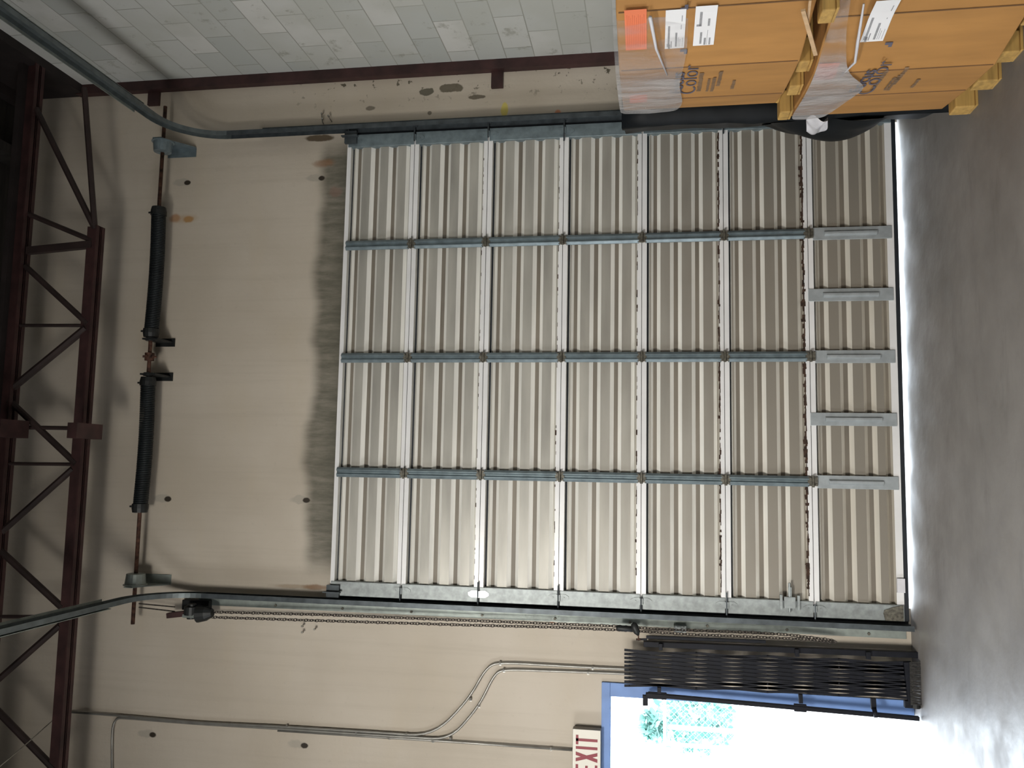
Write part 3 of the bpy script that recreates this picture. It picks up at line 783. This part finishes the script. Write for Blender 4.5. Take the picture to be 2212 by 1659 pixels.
def patch(parent, poly, ya, yb, za, zb, mt, name, d=.004, skew=0.0, n=6):
    mb = MB(); strip(mb, poly, ya, yb, za, zb, d, n, 0, skew); return mb.build(name, mt, parent)
def yz(u, v, x=2.66): p = X(u, v, x); return p.y, p.z
def label_patch(parent, poly, u0, v0, u1, v1, lines, base='lblw', ink='lblp', xx=2.66, name='paper_label'):
    y0, za = yz(u0, v0, xx); y1, _ = yz(u0, v1, xx); _, zb = yz(u1, (v0+v1)/2, xx)
    _, za = yz(u0, (v0+v1)/2, xx)
    if y0 > y1: y0, y1 = y1, y0
    lb = patch(parent, poly, y1, y0, zb, za, M[base], name, .006)
    mb = MB()
    for (f0, f1, g0, g1) in lines:      # along (far->near), down
        strip(mb, poly, y1+(y0-y1)*f0, y1+(y0-y1)*f1, za+(zb-za)*g1, za+(zb-za)*g0, .0068, 4)
    mb.build('print', M[ink], lb)
    return lb
L1 = [(.05,.60,.14,.24), (.05,.14,.10,.13), (.0,.12,.16,.27), (.03,.2,.30,.35), (.05,.42,.52,.62), (.05,.3,.68,.70), (.05,.25,.76,.78), (.5,.62,.78,.81), (.7,.85,.80,.84), (.05,.28,.88,.90)]
L2 = [(.5,.85,.22,.34), (.5,.55,.1,.3), (.05,.35,.30,.40), (.02,.2,.50,.60), (.02,.4,.64,.66), (.5,.68,.62,.72), (.02,.2,.74,.82)]
label_patch(ctA, PA, 1437, 40, 1480, 104, L1)
l2 = label_patch(ctA, PA, 1500, 32, 1546, 98, L2)
lo = [(.06+.0*i, .9-.05*(i % 3), .10+i*.085, .125+i*.085) for i in range(10)]
label_patch(ctA, PA, 1350, 40, 1397, 108, lo, 'lblo', 'lblq')
patch(ctA, PA, *(lambda a, b: (b, a))(yz(1375, 212)[0], yz(1375, 240)[0]), yz(1398, 225)[1], yz(1360, 225)[1], M['lblo'], 'paper_label', .004)
label_patch(ctB, PB, 1876, 32, 1926, 103, L1)
label_patch(ctB, PB, 1762, 140, 1806, 172, [], 'lblo', 'lblq')
def face_text(parent, poly, body, u, v, size, mt, xx=2.65, xs=1.0, bold=0.0, tilt=0.0):
    y, z = yz(u, v, xx); x = face_pt(poly, y, .004)
    x2 = face_pt(poly, y-.12, .004); x1 = face_pt(poly, y+.12, .004)
    ex = Vector((x2-x1, -.24, 0)).normalized()     # reading direction: from far to near
    ez = Vector((0, 0, 1)); n = ex.cross(ez)*1.0
    mw = Matrix((ex, ez, ex.cross(ez))).transposed().to_4x4(); mw.translation = Vector((x, y, z))
    return letters(body, size, mt, 'printed_lettering', parent, mw, .0006, bold, 0, xs)
def scribble(parent, poly, u, v0, v1, hz, mt):
    y0, z = yz(u, v0, 2.66); y1, _ = yz(u, v1, 2.66); mb = MB(); y = max(y0, y1); lo_ = min(y0, y1)
    while y > lo_:
        w_ = random.uniform(.008, .016); strip(mb, poly, y, y-w_, z-hz/2*random.uniform(.7, 1), z+hz/2*random.uniform(.6, 1), .004, 1); y -= w_+.004
    mb.build('printed_lettering', mt, parent)
for ct, poly, u0, xs in ((ctA, PA, 1490, 1.0), (ctB, PB, 1890, 1.0)):
    dv = 0 if ct is ctA else -3
    face_text(ct, poly, 'Color', u0, 178+dv, .105, M['ink'], bold=-.001, xs=1.55)
    face_text(ct, poly, 'Focus', u0-26, 186+dv, .085, M['ink'], bold=.001, xs=1.5)
    for (du, va, vb, hz) in ((26, 152, 205, .022), (42, 172, 206, .014), (54, 165, 206, .018), (68, 148, 190, .020), (96, 176, 200, .018)):
        scribble(ct, poly, u0+du, va+dv, vb+dv, hz, M['ink2'])
# clear stretch film hanging down the side of each carton
def film(parent, poly, ztop, edge, name='stretch_film'):
    q = off(poly, .012); mb = MB(); vs = []; fs = []
    ys = [poly[0][1]-.002, -1.5, -1.62, -1.75, -1.9, -2.05, -2.2, -2.42]
    n = 0
    for y in ys:
        x = face_pt(poly, y, .020); zl = edge(y)
        for t in (0, .25, .5, .75, 1): vs.append((x-.006*math.sin(7*y+9*t)*(.3+t), y, ztop+(zl-ztop)*t))
    for i in range(len(ys)-1):
        for t in range(4): a = i*5+t; fs.append((a, a+5, a+6, a+1))
    # over the near chamfer
    k = len(vs); last = len(ys)-1
    for t in (0, .25, .5, .75, 1): vs.append((poly[4][0]-.006, poly[4][1]-.012, ztop+(edge(-2.5)-ztop)*t))
    for t in range(4): a = last*5+t; fs.append((a, k+t, k+t+1, a+1))
    mb.add(vs, fs)
    o = mb.build(name, M['film'], parent, smooth=True)
    s = o.modifiers.new('sub', 'SUBSURF'); s.levels = s.render_levels = 2
    return o
for ct_, po_, (ua, va, ub, vb) in ((ctA, PA, (1487, 34, 1485, 104)), (ctB, PB, (1936, 32, 1930, 103))):
    for u_, v_, sv in ((ua, va, 1), (ub, vb, -1)):
        (ya_, za_), (yb_, zb_) = yz(u_, v_), yz(u_-9, v_+3*sv)
        mk = MB(); strip(mk, po_, ya_+.016, ya_, za_, za_+.03, .005, 2); strip(mk, po_, ya_+(.03 if sv < 0 else .014), ya_-(.0 if sv < 0 else .02), za_, za_+.014, .0052, 2)
        mk.build('corner_mark', M['ink'], ct_)
film(ctA, PA, 1.75, lambda y: 1.455+.015*math.sin(9*y))
film(ctB, PB, .878, lambda y: .665+.05*math.sin(5*y+1) + (.12 if y < -1.8 else 0))
fo = MB()
fo.add([(2.63, -2.3, 1.62), (2.62, -2.34, 1.62), (2.62, -2.02, 1.50), (2.63, -2.0, 1.515)], [(0, 1, 2, 3)])
MB().tube([(2.655, -2.45, 1.60), (2.628, -2.25, 1.575), (2.622, -2.02, 1.525)], [.008, .006, .003], 6).build('film_fold', M['scrap'], ctA, smooth=True)
MB().tube([(2.70, -2.36, .78), (2.648, -2.15, .755), (2.642, -2.0, .73), (2.65, -1.85, .76)], [.004, .007, .006, .004], 6).build('film_fold', M['scrap'], ctB, smooth=True)

def pallet(z0, h, poly, ys, label, spl):
    p = thing('wooden_pallet', (3.2, -1.85, z0), label, 'pallet', 'wooden pallets under the cartons')
    xa = 2.700; xb = 3.66
    # the top boards
    n = 7; y0, y1 = poly[0][1]-.02, poly[4][1]+.10
    for i in range(n):
        y = y0+(y1-y0)*i/(n-1); MB().box((xa+.07, y-.045, z0+h-.015), (xb, y+.045, z0+h)).build('deck_board', M['wood'], p, bevel=.002)
    for y, jut in ys:
        MB().box((xa-jut, y-.050, z0+.012), (xa+.12, y+.050, z0+h-.016)).build('block', M['wood'], p, bevel=.006)
        MB().box((xb-.12, y-.050, z0+.012), (xb, y+.050, z0+h-.016)).build('block', M['wood'], p, bevel=.006)
        MB().box((xa-jut+.005, y-.055, z0+.0), (xb, y+.055, z0+.011)).build('base_board', M['wood'], p, bevel=.002)
    return p
pB = pallet(0.0, .120, PB, ((-1.29, .0), (-1.57, .0), (-1.80, -.02), (-2.12, -.02)), 'wooden pallet on the floor under the lower carton', 0)
pA = pallet(.883, .080, PA, ((-1.33, .0), (-1.62, .0), (-1.86, .0), (-2.37, .05)), 'pale wooden pallet sandwiched between the two cartons', 0)
MB().bar(X(1735, 22, 2.63), X(1762, 118, 2.60), .016, .010, (1, 0, 0)).build('splinter', M['wood2'], pA)
MB().bar(X(1750, 0, 2.66), X(1743, 60, 2.62), .010, .008, (1, 0, 0)).build('splinter', M['wood2'], pA)

# ------------------------------------------------------------------ black wrapped load behind the cartons
bw = thing('black_wrapped_stack', (3.25, -.55, 0), 'tall stack in black plastic wrap between the cartons and the overhead door', 'wrapped stack')
q = [(2.835, -.96), (3.14, -.16), (3.66, -.16), (3.66, -.96)]
mb = MB(); nz_ = 12; vs = []; fs = []
ring0 = []
for (xa, ya), (xb, yb) in zip(q, q[1:]+q[:1]):
    for i in range(6): ring0.append((xa+(xb-xa)*i/6, ya+(yb-ya)*i/6))
n = len(ring0)
for k in range(nz_+1):
    z = 1.76*k/nz_
    for i, (x, y) in enumerate(ring0):
        j = .010*math.sin(5*z+i*1.3)+.006*math.sin(17*z+i)
        vs.append((x+j, y+j*.3, z))
for k in range(nz_):
    for i in range(n): fs.append((k*n+i, k*n+(i+1) % n, (k+1)*n+(i+1) % n, (k+1)*n+i))
fs.append(tuple(nz_*n+i for i in range(n))); mb.add(vs, fs)
mb.build('wrapped_body', M['wrap'], bw, smooth=True)
# rumpled tail of film bulging out at the foot
mb = MB(); vs = []; fs = []; A_, B_ = 9, 14
p0, p1 = Vector((2.835, -.95, 0)), Vector((3.05, -.40, 0))
nrm = Vector((-.93, .37, 0))
for i in range(A_+1):
    for j in range(B_+1):
        s, t = i/A_, j/B_
        base = p0+(p1-p0)*s; z = .28+.62*t
        out = .125*math.sin(math.pi*t)**.7*math.sin(math.pi*min(1, s*1.05))**.6*(1-.35*t)
        out += .018*math.sin(11*s+7*t)*math.sin(math.pi*t)
        vs.append(base+nrm*(out+.006)+Vector((0, 0, z+.02*math.sin(9*s))))
for i in range(A_):
    for j in range(B_): a = i*(B_+1)+j; fs.append((a, a+1, a+B_+2, a+B_+1))
mb.add(vs, fs); o = mb.build('loose_film', M['wrap'], bw, smooth=True)
o.modifiers.new('sub', 'SUBSURF').levels = 1
# scrap of white film hanging off the pallet end
mb = MB(); vs = []; fs = []
c0 = X(1745, 255, 2.70); 
for i in range(7):
    for j in range(7):
        s, t = i/6, j/6
        u = 1742+46*s; v = 258+44*t*(1-abs(s-.45)*1.3)
        p = X(u, v, 2.74+.03*t); p.x += .022*math.sin(6*s+5*t)+.01*math.sin(13*t+3*s); vs.append(p)
for i in range(6):
    for j in range(6): a = i*7+j; fs.append((a, a+1, a+8, a+7))
mb.add(vs, fs); o = mb.build('plastic_scrap', M['scrap'], None, smooth=True)
o.modifiers.new('sub', 'SUBSURF').levels = 1
so = o.modifiers.new('solid', 'SOLIDIFY'); so.thickness = .002
tag(o, 'crumpled scrap of white plastic hanging from the end of the upper pallet', 'plastic scrap')

# ------------------------------------------------------------------ beyond the exit door
fn = thing('chain_link_fence', (-2.2, 5.2, 0), 'washed-out chain link fence seen through the open exit door', 'fence')
FY = 5.2
x0, x1, z0, z1 = P(1600, 1600, FY).x-1.2, P(1450, 1480, FY).x+.4, P(1562, 1550, FY).z, P(1436, 1550, FY).z
for x in (x0, x1, (x0+x1)/2): MB().tube([(x, FY, -.02), (x, FY, z1+.03)], .025, 8).build('post', M['pave'], fn, smooth=True)
MB().tube([(x0, FY, z1), (x1, FY, z1)], .018, 8).build('top_rail', M['pave'], fn, smooth=True)
mb = MB(); H = z1-max(z0-.2, 0); zb0 = max(z0-.2, 0); s = .075; k = -H
while k < (x1-x0):
    for sgn in (1, -1):
        a = k; b = k+H
        xa, xb = max(a, 0), min(b, x1-x0)
        if xb > xa:
            za, zb_ = (xa-a), (xb-a)
            if sgn < 0: za, zb_ = H-za, H-zb_
            mb.tube([(x0+xa, FY+.003*sgn, zb0+za), (x0+xb, FY+.003*sgn, zb0+zb_)], .004, 4, caps=False)
    k += s
mb.build('wire_mesh', M['fence'], fn)
def bush(c, r, n, label):
    mb = MB()
    rnd = random.Random(int(c[0]*100))
    for i in range(n):
        d = Vector((rnd.gauss(0, 1), rnd.gauss(0, 1), rnd.gauss(0, 1))).normalized()*r*rnd.uniform(.5, 1)
        p = Vector(c)+Vector((d.x, d.y*.6, d.z)); a = Vector((rnd.gauss(0, 1), rnd.gauss(0, 1), rnd.gauss(0, 1))).normalized(); b = a.orthogonal().normalized()
        l = rnd.uniform(.04, .09); mb.add([p-a*l, p+b*l*.45, p+a*l, p-b*l*.45], [(0, 1, 2, 3)])
    o = thing('bush', (c[0], c[1], 0), label, 'bush', 'bushes beyond the exit door')
    mb.build('foliage', M['leaf'], o)
    MB().tube([(c[0], c[1], -.02), (c[0], c[1], c[2])], .03, 6).build('stem', M['pave'], o)
p = P(1412, 1568, 5.6); bush((p.x, 5.6, p.z), .22, 260, 'pale green bush behind the fence, above its top rail')
p = P(1500, 1540, 6.0); bush((p.x, 6.0, p.z), .55, 700, 'broad pale green bush filling the fence mesh')
